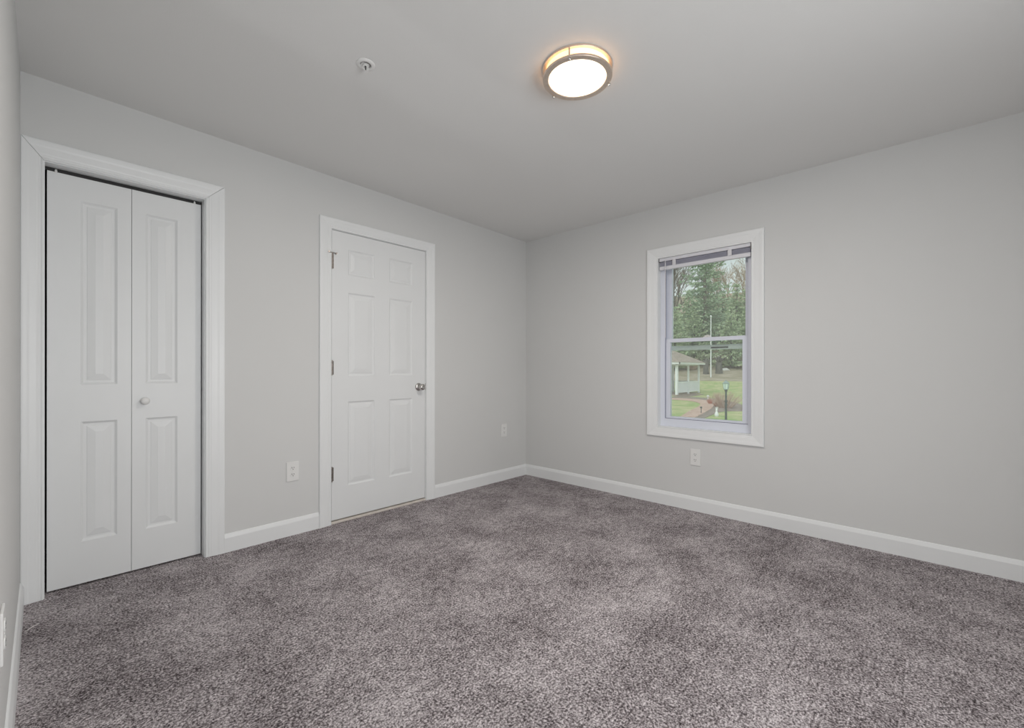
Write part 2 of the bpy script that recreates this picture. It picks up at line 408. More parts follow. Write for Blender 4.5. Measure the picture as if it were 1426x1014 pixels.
# ------------------------------------------------------------------ moulded door leaf
def door_leaf(mb, a0, a1, z0, z1, front, back, panels, rim=0.012, flat=0.010, slope=0.030, depth=0.009):
    """front = y of the face looking into the room (-y); panels = list of (a0, a1, z0, z1)"""
    A = sorted({a0, a1, *[p[0] for p in panels], *[p[1] for p in panels]})
    Z = sorted({z0, z1, *[p[2] for p in panels], *[p[3] for p in panels]})
    def is_panel(i, j):
        ca, cz = (A[i] + A[i + 1]) / 2, (Z[j] + Z[j + 1]) / 2
        return any(p[0] < ca < p[1] and p[2] < cz < p[3] for p in panels)
    for i in range(len(A) - 1):
        for j in range(len(Z) - 1):
            if not is_panel(i, j):
                mb.face([(A[i], front, Z[j]), (A[i + 1], front, Z[j]), (A[i + 1], front, Z[j + 1]), (A[i], front, Z[j + 1])])
    for p in panels:
        steps = [(0, 0), (0.0015, 0.002), (0.004, 0.0035), (rim - 0.003, depth - 0.001), (rim, depth), (rim + flat, depth),
                 (rim + flat + 0.002, depth - 0.0022), (rim + flat + slope, 0.0015), (rim + flat + slope + 0.0015, 0.001)]
        loops = []
        for inset, d in steps:
            loops.append([mb.bm.verts.new((a, front + d, z)) for a, z in ((p[0] + inset, p[2] + inset), (p[1] - inset, p[2] + inset), (p[1] - inset, p[3] - inset), (p[0] + inset, p[3] - inset))])
        for L0, L1 in zip(loops, loops[1:]):
            for k in range(4): mb.bm.faces.new((L0[k], L0[(k + 1) % 4], L1[(k + 1) % 4], L1[k]))
        mb.bm.faces.new(loops[-1])
    mb.face([(a0, back, z0), (a1, back, z0), (a1, back, z1), (a0, back, z1)])
    mb.face([(a0, front, z0), (a0, front, z1), (a0, back, z1), (a0, back, z0)])
    mb.face([(a1, front, z0), (a1, front, z1), (a1, back, z1), (a1, back, z0)])
    mb.face([(a0, front, z0), (a1, front, z0), (a1, back, z0), (a0, back, z0)])
    mb.face([(a0, front, z1), (a1, front, z1), (a1, back, z1), (a0, back, z1)])
    bmesh.ops.remove_doubles(mb.bm, verts=mb.bm.verts, dist=1e-5)
    return mb

# closet: door_1
d1 = empty('door_1', (-3.15, 0.06, 0), 'white two-leaf bifold closet door with small round white knob', 'closet door', kind='structure')
mb = MB(); jamb(mb, CL[0], CL[1], CL[2], back3, 0.0, 0.13); mb.build('jamb', M['trim'], d1)
U, Lw = (1.018, 1.948), (0.221, 0.829)
leaf = door_leaf(MB(), -3.4625, -3.1495, 0.010, 2.066, 0.06, 0.095, [(-3.3445, -3.206, *Lw), (-3.3445, -3.206, *U)]).build('door_leaf', M['door'], d1)
leaf2 = door_leaf(MB(), -3.1475, -2.8375, 0.010, 2.066, 0.06, 0.095, [(-3.0895, -2.949, *Lw), (-3.0895, -2.949, *U)]).build('door_leaf', M['door'], d1)
MB().lathe([(0.010, 0.0), (0.0085, 0.004), (0.0085, 0.012), (0.013, 0.016), (0.0185, 0.021), (0.020, 0.027), (0.0175, 0.033), (0.010, 0.037), (0, 0.0385)],
           axis=(0, -1, 0), origin=(-3.094, 0.06, 0.924), n=32).build('knob', M['plastic'], leaf2, smooth=True)
tk = MB(); tk.box(-3.468, -2.834, 0.066, 0.070, 2.070, 2.0855); tk.box(-3.468, -2.834, 0.090, 0.094, 2.070, 2.0855); tk.box(-3.468, -2.834, 0.070, 0.090, 2.0825, 2.0855)
tk.build('track', M['steel'], d1)
for lf, x in ((leaf, -3.432), (leaf2, -2.868)):
    MB().lathe([(0, 2.064), (0.005, 2.064), (0.005, 2.074), (0.0035, 2.076), (0.0035, 2.080), (0, 2.080)], origin=(x, 0.0635, 0), n=12).build('pivot_pin', M['plastic'], lf, smooth=True)

# six-panel door: door_2
d2 = empty('door_2', (-1.68, 0.0, 0), 'white six-panel hinged door with a satin metal knob', 'door', kind='structure')
mb = MB(); jamb(mb, DR[0], DR[1], DR[2], back3, 0.0, 0.14)
mb.box(DR[0], DR[0] + 0.011, 0.040, 0.075, 0, DR[2]); mb.box(DR[1] - 0.011, DR[1], 0.040, 0.075, 0, DR[2]); mb.box(DR[0] + 0.011, DR[1] - 0.011, 0.040, 0.075, DR[2] - 0.011, DR[2])
mb.build('jamb', M['trim'], d2)
cols = [(-1.957, -1.744), (-1.620, -1.405)]
rows = [(0.255, 0.864), (1.050, 1.655), (1.784, 1.968)]
slab = door_leaf(MB(), -2.0775, -1.2805, 0.026, 2.0855, 0.002, 0.037, [(*c, *r) for c in cols for r in rows], rim=0.011, flat=0.009, slope=0.028, depth=0.008).build('door_leaf', M['door'], d2)
kn = MB().lathe([(0, 0.0), (0.0325, 0.0), (0.0325, 0.004), (0.030, 0.008), (0.022, 0.012), (0.014, 0.0145), (0.0115, 0.020), (0.0115, 0.032), (0.0150, 0.036),
            (0.0225, 0.041), (0.0265, 0.048), (0.0270, 0.056), (0.0245, 0.064), (0.019, 0.069), (0.010, 0.0705), (0, 0.0705)], axis=(0, -1, 0), origin=(-1.346, 0.002, 0.954), n=40)
kn.build('doorknob', M['nickel'], slab, smooth=True)
MB().box(-1.2802, -1.2775, -0.0005, 0.026, 0.925, 0.982).build('latch_plate', M['hinge'], slab)
hz = [(1.813, 1.916), (1.061, 1.157), (0.306, 0.402)]
for i, (za, zb) in enumerate(hz):
    hb = MB()
    n_k = 5
    for k in range(n_k):
        a, b = za + (zb - za) * k / n_k + 0.0006, za + (zb - za) * (k + 1) / n_k - 0.0006
        hb.lathe([(0, a), (0.0062, a), (0.0062, b), (0, b)], origin=(-2.0795, -0.0055, 0), n=16)
    hb.lathe([(0, za - 0.006), (0.004, za - 0.005), (0.005, za), (0, za)], origin=(-2.0795, -0.0055, 0), n=16)
    hb.lathe([(0, zb), (0.0072, zb), (0.0072, zb + 0.003), (0.004, zb + 0.006), (0, zb + 0.006)], origin=(-2.0795, -0.0055, 0), n=16)
    hb.box(-2.0775, -2.064, -0.0005, 0.0035, za, zb)
    hg = hb.build('hinge', M['hinge'], slab, smooth=True)
    if i == 0:
        st = MB()
        st.lathe([(0.0, 1.920), (0.011, 1.920), (0.011, 1.924), (0, 1.924)], origin=(-2.0795, -0.0055, 0), n=16)
        st.tube([(-2.0795, -0.0055, 1.922), (-2.104, -0.018, 1.923), (-2.107, -0.024, 1.923)], 0.0028, 8)
        st.tube([(-2.0795, -0.0055, 1.922), (-2.052, -0.018, 1.922), (-2.048, -0.010, 1.922)], 0.0028, 8)
        st.tube([(-2.107, -0.019, 1.923), (-2.108, -0.026, 1.923)], 0.0058, 12)
        st.tube([(-2.049, -0.014, 1.922), (-2.047, 0.0015, 1.922)], 0.0058, 12)
        st.build('door_stop', M['hinge'], hg, smooth=True)
th = MB().box(DR[0], DR[1], -0.006, 0.12, 0.0, 0.017, bevel=0.003).build('trim_4', M['wood'])
tag(th, 'pale wood threshold strip under the six-panel door', 'threshold', kind='structure')

# ------------------------------------------------------------------ window
w1 = empty('window_1', (0.06, -1.802, 0.63), 'white double-hung window looking onto a garden', 'window', kind='structure')
mb = MB(); jamb(mb, WI[0], WI[1], WI[3], right3, 0.0, 0.045, sill=WI[2]); mb.build('jamb', M['trim'], w1)
def ring_x(mb, x0, x1, y0, y1, z0, z1, l, r, b, t):
    """rectangular frame facing x; l = width on the y1 side (left in view)"""
    mb.box(x0, x1, y1 - l, y1, z0, z1); mb.box(x0, x1, y0, y0 + r, z0, z1)
    mb.box(x0, x1, y0 + r, y1 - l, z0, z0 + b); mb.box(x0, x1, y0 + r, y1 - l, z1 - t, z1)
    return mb
fy0, fy1, fz0, fz1 = WI[0] - 0.013, WI[1] + 0.013, WI[2] - 0.013, WI[3] + 0.013
fr = ring_x(MB(), 0.046, 0.150, fy0, fy1, fz0, fz1, 0.032, 0.032, 0.030, 0.040)
ring_x(fr, 0.046, 0.058, fy0 + 0.032, fy1 - 0.032, fz0 + 0.030, fz1 - 0.040, 0.017, 0.017, 0.046, 0.010)
fr.box(0.091, 0.097, fy0 + 0.032, fy0 + 0.040, fz0 + .03, fz1 - .04); fr.box(0.091, 0.097, fy1 - 0.040, fy1 - 0.032, fz0 + .03, fz1 - .04)
fr.build('window_frame', M['vinyl'], w1)
gk = MB(); g0, g1, gb, gt = fy0 + 0.049, fy1 - 0.049, fz0 + 0.076, fz1 - 0.050
ring_x(gk, 0.0565, 0.0598, g0, g1, gb, gt, 0.0035, 0.0035, 0.0035, 0.0035); gk.build('gap_shade', M['sash_gap'], w1)  # thin dark strip stands in for the shadow gap between frame and sash
sy0, sy1 = fy0 + 0.034, fy1 - 0.034
lo = ring_x(MB(), 0.060, 0.090, sy0, sy1, 0.668, 1.352, 0.055, 0.056, 0.048, 0.029).build('lower_sash', M['vinyl'], w1)
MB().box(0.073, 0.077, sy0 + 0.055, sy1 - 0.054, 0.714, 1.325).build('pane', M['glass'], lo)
lk = MB(); lk.box(0.062, 0.082, -1.845, -1.790, 1.352, 1.359, bevel=0.002); lk.tube([(0.070, -1.800, 1.362), (0.066, -1.822, 1.366), (0.060, -1.846, 1.362)], [0.005, 0.006, 0.004], 10)
lk.build('sash_lock', M['plastic'], lo, smooth=True)
up = ring_x(MB(), 0.098, 0.126, sy0, sy1, 1.325, 1.975, 0.052, 0.046, 0.029, 0.035).build('upper_sash', M['vinyl'], w1)
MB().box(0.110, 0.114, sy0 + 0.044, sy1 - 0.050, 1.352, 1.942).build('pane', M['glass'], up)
sc = MB(); sc.box(0.130, 0.140, sy0, sy1, 1.259, 1.295); sc.box(0.130, 0.140, sy0, sy0 + 0.02, 0.68, 1.259); sc.box(0.130, 0.140, sy1 - 0.02, sy1, 0.68, 1.259); sc.box(0.130, 0.140, sy0 + 0.02, sy1 - 0.02, 0.68, 0.70)
scr = sc.build('screen_frame', M['screen'], w1)
MB().box(0.124, 0.1305, -1.955, -1.828, 1.268, 1.279, bevel=0.001).build('latch', M['slot'], scr)

# blind
bl = empty('window_blind', (0.02, -1.79, 2.0), 'white mini blind pulled all the way up at the window top', 'blind')
by0, by1 = -2.143, -1.459
MB().box(0.004, 0.034, by0, by1, 1.988, 2.0115, bevel=0.0015).build('headrail', M['blind'], bl)
proto = None
for k in range(8):
    z = 1.982 - 0.0040 * k
    if proto is None:
        sl = MB()
        prof = [(-0.0125, 0.0), (-0.006, 0.0014), (0, 0.0018), (0.006, 0.0014), (0.0125, 0.0)]
        a = [[sl.bm.verts.new((x, y, zz + dz)) for x, zz in prof] for dz in (0, -0.0009) for y in (by0 + 0.002, by1 - 0.002)]
        for q in range(4):
            sl.bm.faces.new((a[0][q], a[0][q + 1], a[1][q + 1], a[1][q])); sl.bm.faces.new((a[2][q], a[3][q], a[3][q + 1], a[2][q + 1]))
            sl.bm.faces.new((a[0][q], a[2][q], a[2][q + 1], a[0][q + 1])); sl.bm.faces.new((a[1][q], a[1][q + 1], a[3][q + 1], a[3][q]))
        sl.bm.faces.new((a[0][0], a[1][0], a[3][0], a[2][0])); sl.bm.faces.new((a[0][4], a[2][4], a[3][4], a[1][4]))
        for v in sl.bm.verts: v.co.y += 1.79
        proto = sl.build('slat', M['slat'], bl, local=True); o = proto
    else:
        o = proto.copy(); COL.objects.link(o); o.parent = bl
    o.location = (0.0015, 0, z - 2.0); o.rotation_euler = (0, math.radians(-22), 0)
MB().box(0.006, 0.033, by0, by1, 1.917, 1.946, bevel=0.003).build('bottom_rail', M['blind'], bl)
for y in (-1.583, -2.003):
    MB().box(0.0015, 0.005, y - 0.014, y + 0.014, 1.944, 1.992, bevel=0.001).build('clip', M['clip'], bl)
MB().box(0.001, 0.036, by0 - 0.006, by0, 1.968, 2.0122).build('bracket', M['rubber'], bl)
MB().box(0.001, 0.036, by1, by1 + 0.004, 1.984, 2.0122).build('bracket', M['rubber'], bl)
MB().tube([(-0.001, -1.512, 2.0), (-0.003, -1.513, 1.97), (-0.002, -1.514, 1.36)], 0.0028, 8).build('tilt_wand', M['clip'], bl, smooth=True)

# ------------------------------------------------------------------ ceiling lamp
LX, LY = -1.824, -1.911
LZ = ceil_z(LX, LY)
lamp = empty('ceiling_lamp', (LX, LY, LZ), 'round brushed-nickel flush ceiling lamp, lit warm white', 'ceiling lamp')
def ring(mb, ri, ro, z0, z1, bev=0.003, n=96):
    pr = [(ri, z0 + bev), (ri + bev, z0), (ro - bev, z0), (ro, z0 + bev), (ro, z1 - bev), (ro - bev, z1), (ri + bev, z1), (ri, z1 - bev), (ri, z0 + bev)]
    return mb.lathe(pr, n=n)
b = ring(MB(), 0.140, 0.157, -0.0085, 0.001, 0.002); b.lathe([(0.0, -0.0005), (0.145, -0.0005), (0.145, 0.0005), (0, 0.0005)], n=96)
b.build('ceiling_plate', M['brushed'], lamp, smooth=True, local=True)
ring(MB(), 0.1285, 0.1555, -0.0500, -0.0385, 0.0025).build('trim_ring', M['brushed'], lamp, smooth=True, local=True)
MB().lathe([(0.138, -0.001), (0.138, -0.0385)], n=96).build('diffuser_side', M['lampside'], lamp, smooth=True, local=True)
MB().lathe([(0.1285, -0.0430), (0.125, -0.0485), (0.110, -0.0510), (0.07, -0.0530), (0, -0.0540)], n=96).build('diffuser', M['lampglass'], lamp, smooth=True, local=True)
ld = bpy.data.lights.new('lamp_light', 'AREA'); ld.shape = 'DISK'; ld.size = 0.25; ld.energy = 19.5; ld.color = (1.0, 0.935, 0.865)
lo_ = bpy.data.objects.new('lamp_light', ld); COL.objects.link(lo_); lo_.parent = lamp; lo_.location = (0, 0, -0.057)
a0 = math.atan2(-3.0601 - LY, -3.4771 - LX) - 0.22
for k in range(3):
    a = a0 + k * 2 * math.pi / 3
    x, y = math.cos(a), math.sin(a)
    p = MB().tube([(x * 0.151, y * 0.151, -0.004), (x * 0.151, y * 0.151, -0.046)], 0.0034, 10)
    p.lathe([(0, -0.060), (0.004, -0.0595), (0.0062, -0.056), (0.0062, -0.052), (0.0045, -0.050), (0, -0.050)], origin=(x * 0.152, y * 0.152, 0), n=16)
    p.build('post', M['nickel'], lamp, smooth=True, local=True)

# ------------------------------------------------------------------ sprinkler
SX, SY = -2.501, -1.255
spk = empty('fire_sprinkler', (SX, SY, ceil_z(SX, SY)), 'small white fire sprinkler head in the ceiling', 'sprinkler')
MB().lathe([(0.040, 0.001), (0.0395, -0.003), (0.036, -0.006), (0.028, -0.0075), (0.025, -0.006), (0.0235, 0.0), (0.0225, 0.0005)], n=48).build('escutcheon', M['plastic'], spk, smooth=True, local=True)
MB().lathe([(0.0228, -0.001), (0.014, 0.0005), (0.0, 0.0005)], n=32).build('recess', M['rubber'], spk, smooth=True, local=True)
sb = MB().lathe([(0, 0), (0.010, 0), (0.010, -0.006), (0.007, -0.009), (0.0, -0.009)], n=16)
for s in (-1, 1): sb.tube([(s * 0.008, 0, -0.008), (s * 0.012, 0, -0.016), (s * 0.009, 0, -0.026), (0, 0, -0.031)], 0.0022, 8)
sb.build('frame_arms', M['plastic'], spk, smooth=True, local=True)
MB().tube([(0, 0, -0.009), (0, 0, -0.028)], [0.0028, 0.0024], 10).build('bulb', M['slot'], spk, smooth=True, local=True)
dfl = MB().lathe([(0, -0.0315), (0.008, -0.0315), (0.008, -0.033), (0, -0.033)], n=16)
for k in range(8):
    a = k * math.pi / 4; c, s = math.cos(a), math.sin(a)
    dfl.face([(c * 0.006 - s * 0.002, s * 0.006 + c * 0.002, -0.0322), (c * 0.0125 - s * 0.003, s * 0.0125 + c * 0.003, -0.0335), (c * 0.0125 + s * 0.003, s * 0.0125 - c * 0.003, -0.0335), (c * 0.006 + s * 0.002, s * 0.006 - c * 0.002, -0.0322)])
dfl.build('deflector', M['plastic'], spk, smooth=True, local=True)

# ------------------------------------------------------------------ wall outlets (built facing -y, then turned)
def make_outlet(loc, label, w=0.078, h=0.128):
    o = empty('wall_outlet', loc, label, 'outlet', 'duplex wall outlets')
    pl = MB().box(-w / 2, w / 2, -0.0065, 0.0, -h / 2, h / 2, bevel=0.0022)
    cover = pl.build('cover_plate', M['plastic'], o, local=True)
    for z in (0.0215, -0.0215):
        fc = MB()
        pts = []
        for k in range(32):
            a = 2 * math.pi * k / 32
            pts.append((0.0168 * math.cos(a), max(-0.0145, min(0.0145, 0.0175 * math.sin(a)))))
        f0 = [fc.bm.verts.new((x, -0.0060, z + zz)) for x, zz in pts]; f1 = [fc.bm.verts.new((x, -0.0088, z + zz)) for x, zz in pts]
        for k in range(32): fc.bm.faces.new((f0[k], f0[(k + 1) % 32], f1[(k + 1) % 32], f1[k]))
        fc.bm.faces.new(f1)
        face = fc.build('receptacle', M['plastic'], o, local=True)
        sl = MB()
        sl.box(-0.0075, -0.0045, -0.0092, -0.0080, z - 0.001, z + 0.0085); sl.box(0.0045, 0.0075, -0.0092, -0.0080, z - 0.0002, z + 0.0075)
        sl.lathe([(0, 0), (0.0028, 0), (0.0028, 0.0012), (0, 0.0012)], axis=(0, -1, 0), origin=(0, -0.0080, z - 0.0075), n=14)
        sl.build('slots', M['slot'], face, local=True)
    MB().lathe([(0, 0.0), (0.0035, 0.0), (0.003, 0.0012), (0, 0.0015)], axis=(0, -1, 0), origin=(0, -0.0064, 0), n=14).build('screw', M['plastic'], cover, smooth=True, local=True)
    return o
out1 = make_outlet((-2.342, 0.0, 0.4215), 'white outlet between the closet and the six-panel door')
for loc, rz, lab in (((-0.3345, 0.0, 0.4965), 0.0, 'white outlet near the room corner, right of the six-panel door'),
                     ((0.0, -1.757, 0.4175), -math.pi / 2, 'white outlet on the wall right under the window'),
                     ((XL, -1.398, 0.440), math.pi / 2, 'white outlet cut off at the left edge of the picture')):
    c = copy_tree(out1); c.location = loc; c.rotation_euler = (0, 0, rz); c['label'] = lab

# ------------------------------------------------------------------ stray thread
tag(MB().tube([(-3.524, -0.330, 0.004), (-3.511, -0.316, 0.006), (-3.498, -0.298, 0.006), (-3.486, -0.287, 0.004)], 0.0011, 6).build('thread', M['thread'], smooth=True),
    'short white thread lying on the carpet beside the closet casing', 'thread')

# ================================================================== outdoors
GZ = -1.30
def terrain_z(x, y):
    u = 0.944 * (x + 3.4771) + 0.33 * (y + 3.0601)
    t = max(0.0, u - 45.0)
    return GZ + 0.0042 * t * t / (1 + 0.012 * t) + 0.02 * math.sin(x * 0.5) * math.sin(y * 0.4) * min(1, t / 10)
def terrain(name, u0, u1, nu, material, label, cat):
    mb = MB(); nv = 40; g = []
    for i in range(nu + 1):
        u = u0 + (u1 - u0) * i / nu; row = []
        for j in range(nv + 1):
            v = (-1 + 2 * j / nv) * (8 + 0.62 * u)
            wob = 0.0 if i in (0, nu) and u > 60.5 or i == 0 else 0
            x, y = -3.4771 + 0.944 * u + 0.33 * v, -3.0601 + 0.33 * u - 0.944 * v
            row.append(mb.bm.verts.new((x, y, terrain_z(x, y))))
        g.append(row)
    for i in range(nu):
        for j in range(nv): mb.bm.faces.new((g[i][j], g[i][j + 1], g[i + 1][j + 1], g[i + 1][j]))
    return tag(mb.build(name, material, smooth=True), label, cat, kind='structure')
terrain('ground_lawn', 9, 62, 40, M['grass'], 'patchy green lawn outside the window', 'lawn')
terrain('ground_hillside', 62, 190, 50, M['litter'], 'brown leaf-littered slope behind the lawn', 'hillside')

def flat_patch(name, right, left, z, material, label, cat):
    mb = MB()
    def dense(P, n=40):
        P = [Vector(p) for p in P]; out = []
        for k in range(n + 1):
            t = k / n * (len(P) - 1); i = min(int(t), len(P) - 2); f = t - i
            p0, p1, p2, p3 = P[max(i - 1, 0)], P[i], P[i + 1], P[min(i + 2, len(P) - 1)]
            out.append(0.5 * ((2 * p1) + (p2 - p0) * f + (2 * p0 - 5 * p1 + 4 * p2 - p3) * f * f + (3 * p1 - p0 - 3 * p2 + p3) * f ** 3))
        return out
    R, L = dense(right), dense(left)
    for k in range(40):
        a, b, c, d = R[k], R[k + 1], L[k + 1], L[k]
        mb.face([(a.x, a.y, z), (b.x, b.y, z), (c.x, c.y, z), (d.x, d.y, z)])
        for p, q in ((a, b), (d, c)): mb.face([(p.x, p.y, z), (q.x, q.y, z), (q.x, q.y, z - 0.06), (p.x, p.y, z - 0.06)])
    return tag(mb.build(name, material), label, cat, kind='structure')
pr = [(15.5, 4.7), (18.61, 5.31), (23.02, 6.20), (26.39, 7.01), (28.88, 7.90), (32.01, 9.34), (33.13, 10.58), (33.5, 12.21), (32.9, 13.6)]
pl_ = [(15.0, 5.4), (18.04, 5.90), (22.29, 6.96), (25.7, 7.72), (28.28, 8.52), (30.16, 9.58), (31.24, 10.71), (31.35, 11.6), (30.6, 13.0)]
flat_patch('ground_path', pr, pl_, GZ + 0.03, M['brick'], 'curved pinkish brick garden path on the lawn', 'path')
flat_patch('ground_bed', [(14.5, 4.1), (17.13, 4.60), (21.0, 5.25), (23.6, 5.45), (25.2, 4.7), (30.09, 6.4), (34.0, 8.7), (35.2, 9.6), (36.2, 12.3)],
           [(15.5, 4.7), (18.61, 5.31), (23.02, 6.20), (26.39, 7.01), (28.88, 7.90), (32.01, 9.34), (33.13, 10.58), (33.5, 12.21), (33.4, 13.2)], GZ + 0.02, M['mulch'], 'grey-brown mulch bed along the brick path', 'garden bed')
flat_patch('ground_bed', [(36.9, 13.7), (38.5, 13.7), (40.5, 13.7), (42.5, 13.7)], [(34.2, 13.3), (36.5, 12.6), (39.5, 12.7), (43.0, 13.0)], GZ + 0.025, M['mulch'], 'brown bed at the foot of the gazebo', 'garden bed')

# lamp post
lp = empty('lamp_post', (15.633, 2.879, GZ), 'black garden lamp post with a glazed lantern head', 'lamp post')
MB().lathe([(0, 0), (0.085, 0), (0.085, 0.06), (0.055, 0.12), (0.042, 0.20), (0.040, 0.95), (0.065, 0.96), (0.065, 1.00), (0.042, 1.02), (0.042, 1.10), (0.066, 1.11), (0.066, 1.15), (0.036, 1.17), (0.034, 1.52), (0.06, 1.55), (0.05, 1.60), (0, 1.60)], n=20).build('pole', M['blackmetal'], lp, smooth=True, local=True)
lh = MB().lathe([(0.045, 1.60), (0.10, 1.61), (0.105, 1.63), (0, 1.63)], n=6)
lh.lathe([(0.125, 1.845), (0.14, 1.86), (0.075, 1.93), (0.025, 1.955), (0.02, 1.995), (0.0, 2.02)], n=6)
for k in range(6):
    a = k * math.pi / 3; c, s = math.cos(a), math.sin(a)
    lh.tube([(0.085 * c, 0.085 * s, 1.62), (0.122 * c, 0.122 * s, 1.85)], 0.009, 6)
lan = lh.build('lantern', M['verdigris'], lp, local=True)
MB().lathe([(0.0, 1.632), (0.08, 1.632), (0.118, 1.845), (0, 1.845)], n=6).build('lantern_glass', M['lanternglass'], lan, local=True)

# white ornament (a standing long-eared / winged silhouette)
orn = MB()
orn.lathe([(0, 0), (0.10, 0.0), (0.125, 0.05), (0.12, 0.12), (0.085, 0.19), (0.055, 0.25), (0.05, 0.30), (0.06, 0.335), (0.055, 0.37), (0.03, 0.395), (0, 0.40)], origin=(20.47, 4.84, GZ), n=20, ring_scale=(1.0, 0.8))
orn.tube([(20.47, 4.82, GZ + 0.38), (20.46, 4.79, GZ + 0.44), (20.46, 4.77, GZ + 0.50)], [0.022, 0.024, 0.008], 8)
orn.tube([(20.47, 4.86, GZ + 0.38), (20.47, 4.865, GZ + 0.44), (20.47, 4.86, GZ + 0.49)], [0.022, 0.024, 0.008], 8)
tag(orn.build('garden_ornament', M['ornament'], smooth=True), 'small white garden ornament on the grass beside the lamp post', 'ornament')
bp_ = Vector((33.9, 9.95, GZ + 0.02))
tag(MB().lathe([(0, 0), (0.04, 0), (0.04, 0.12), (0.03, 0.14), (0.07, 0.17), (0.10, 0.22), (0.10, 0.26), (0.07, 0.31), (0, 0.34)], origin=bp_, n=16).build('garden_globe', M['ornament'], smooth=True),
    'small white globe by the far bend of the path', 'globe')
tag(MB().lathe([(0, 0), (0.02, 0), (0.02, 0.28), (0.06, 0.29), (0.06, 0.33), (0.03, 0.36), (0, 0.37)], origin=(21.5, 6.0, GZ + 0.02), n=12).build('path_light', M['blackmetal'], smooth=True),
    'small dark stake light on the near brick path edge', 'path light')

# shrubs of thin twigs
def twig_shrub(name, loc, h, w, n, material, label, cat, seed, thick=0.012, group=None):
    r = random.Random(seed); mb = MB(); tips = []
    for k in range(n):
        a = r.uniform(0, 2 * math.pi); s = math.sqrt(r.random()); hh = h * r.uniform(0.65, 1.0) * (1 - 0.35 * s * s)
        p0 = Vector((0.18 * w * s * math.cos(a), 0.18 * w * s * math.sin(a), 0))
        p2 = Vector((0.5 * w * s * math.cos(a), 0.5 * w * s * math.sin(a), hh)); p1 = (p0 + p2) / 2 + Vector((0, 0, hh * 0.08))
        mb.tube([p0, p1, p2], [thick, thick * 0.8, thick * 0.4], 4, cap=False)
        for q in range(3):
            b0 = p1.lerp(p2, r.uniform(0, 0.8)); b1 = b0 + Vector((r.uniform(-1, 1), r.uniform(-1, 1), r.uniform(0.3, 1.2))) * h * 0.16
            mb.tube([b0, b1], [thick * 0.6, thick * 0.3], 3, cap=False)
    o = mb.build(name, material, recalc=False); o.location = loc
    return tag(o, label, cat, group)
twig_shrub('garden_shrub', (26.2, 6.25, GZ), 1.15, 2.3, 120, M['twig'], 'reddish bare-twigged shrub behind the lamp post', 'shrub', 3)
twig_shrub('bed_plant', (28.9, 8.05, GZ), 0.42, 0.5, 50, M['redleaf'], 'little red plant in the bed at the path bend', 'plant', 4)
twig_shrub('bed_plant', (27.0, 7.0, GZ), 0.34, 0.45, 50, M['redleaf'], 'little red plant beside the bare-twigged shrub', 'plant', 5)

# gazebo
gz = empty('gazebo', (39.65, 16.5, GZ), 'white garden gazebo with a brown shingle roof', 'gazebo')
GX0, GX1, GY0, GY1 = 36.94, 42.38, 13.82, 19.2
MB().box(GX0 - 0.15, GX1 + 0.15, GY0 - 0.15, GY1 + 0.15, GZ - 0.1, GZ + 0.12).build('deck', M['shingle'], gz)
posts = [(x, y) for x in (GX0, 39.66, GX1) for y in (GY0, 16.5, GY1) if not (x == 39.66 and y == 16.5)]
for x, y in posts:
    t = 0.11 if (x, y) == (GX0, GY0) else 0.075
    MB().box(x - t, x + t, y - t, y + t, GZ + 0.1, 1.62).build('post', M['whitewood'], gz)
rails = [((GX0, GY0), (39.66, GY0)), ((39.66, GY0), (GX1, GY0)), ((GX1, GY0), (GX1, 16.5)), ((GX1, 16.5), (GX1, GY1)), ((GX0, GY1), (39.66, GY1)), ((39.66, GY1), (GX1, GY1)), ((GX0, 16.5), (GX0, GY1))]
for (xa, ya), (xb, yb) in rails:
    mb = MB(); L = math.hypot(xb - xa, yb - ya); nb = int(L / 0.17)
    for z0, z1 in ((GZ + 0.28, GZ + 0.38), (-0.10, -0.0)):
        mb.box(min(xa, xb) - 0.05, max(xa, xb) + 0.05, min(ya, yb) - 0.05, max(ya, yb) + 0.05, z0, z1)
    for k in range(nb):
        x, y = xa + (xb - xa) * (k + 0.5) / nb, ya + (yb - ya) * (k + 0.5) / nb
        mb.box(x - 0.045, x + 0.045, y - 0.045, y + 0.045, GZ + 0.38, -0.10)
    mb.build('railing', M['whitewood'], gz)
mb = MB(); e = 0.5
mb.box(GX0 - e, GX1 + e, GY0 - e, GY0 - e + 0.08, 1.66, 1.86); mb.box(GX0 - e, GX1 + e, GY1 + e - 0.08, GY1 + e, 1.66, 1.86)
mb.box(GX0 - e, GX0 - e + 0.08, GY0 - e, GY1 + e, 1.66, 1.86); mb.box(GX1 + e - 0.08, GX1 + e, GY0 - e, GY1 + e, 1.66, 1.86)
for a in ((GX0, GX1, GY0, GY0), (GX0, GX1, GY1, GY1), (GX0, GX0, GY0, GY1), (GX1, GX1, GY0, GY1)): mb.box(a[0] - .08, a[1] + .08, a[2] - .08, a[3] + .08, 1.58, 1.70)
mb.build('eave', M['whitewood'], gz)
mb = MB(); e = 0.55; cx_, cy_ = (GX0 + GX1) / 2, (GY0 + GY1) / 2
base = [(GX0 - e, GY0 - e), (GX1 + e, GY0 - e), (GX1 + e, GY1 + e), (GX0 - e, GY1 + e)]
for k in range(4):
    a, b_ = base[k], base[(k + 1) % 4]
    mb.face([(*a, 1.84), (*b_, 1.84), (cx_, cy_, 3.55)])
mb.face([(*p, 1.84) for p in base])
mb.build('roof', M['shingle'], gz)

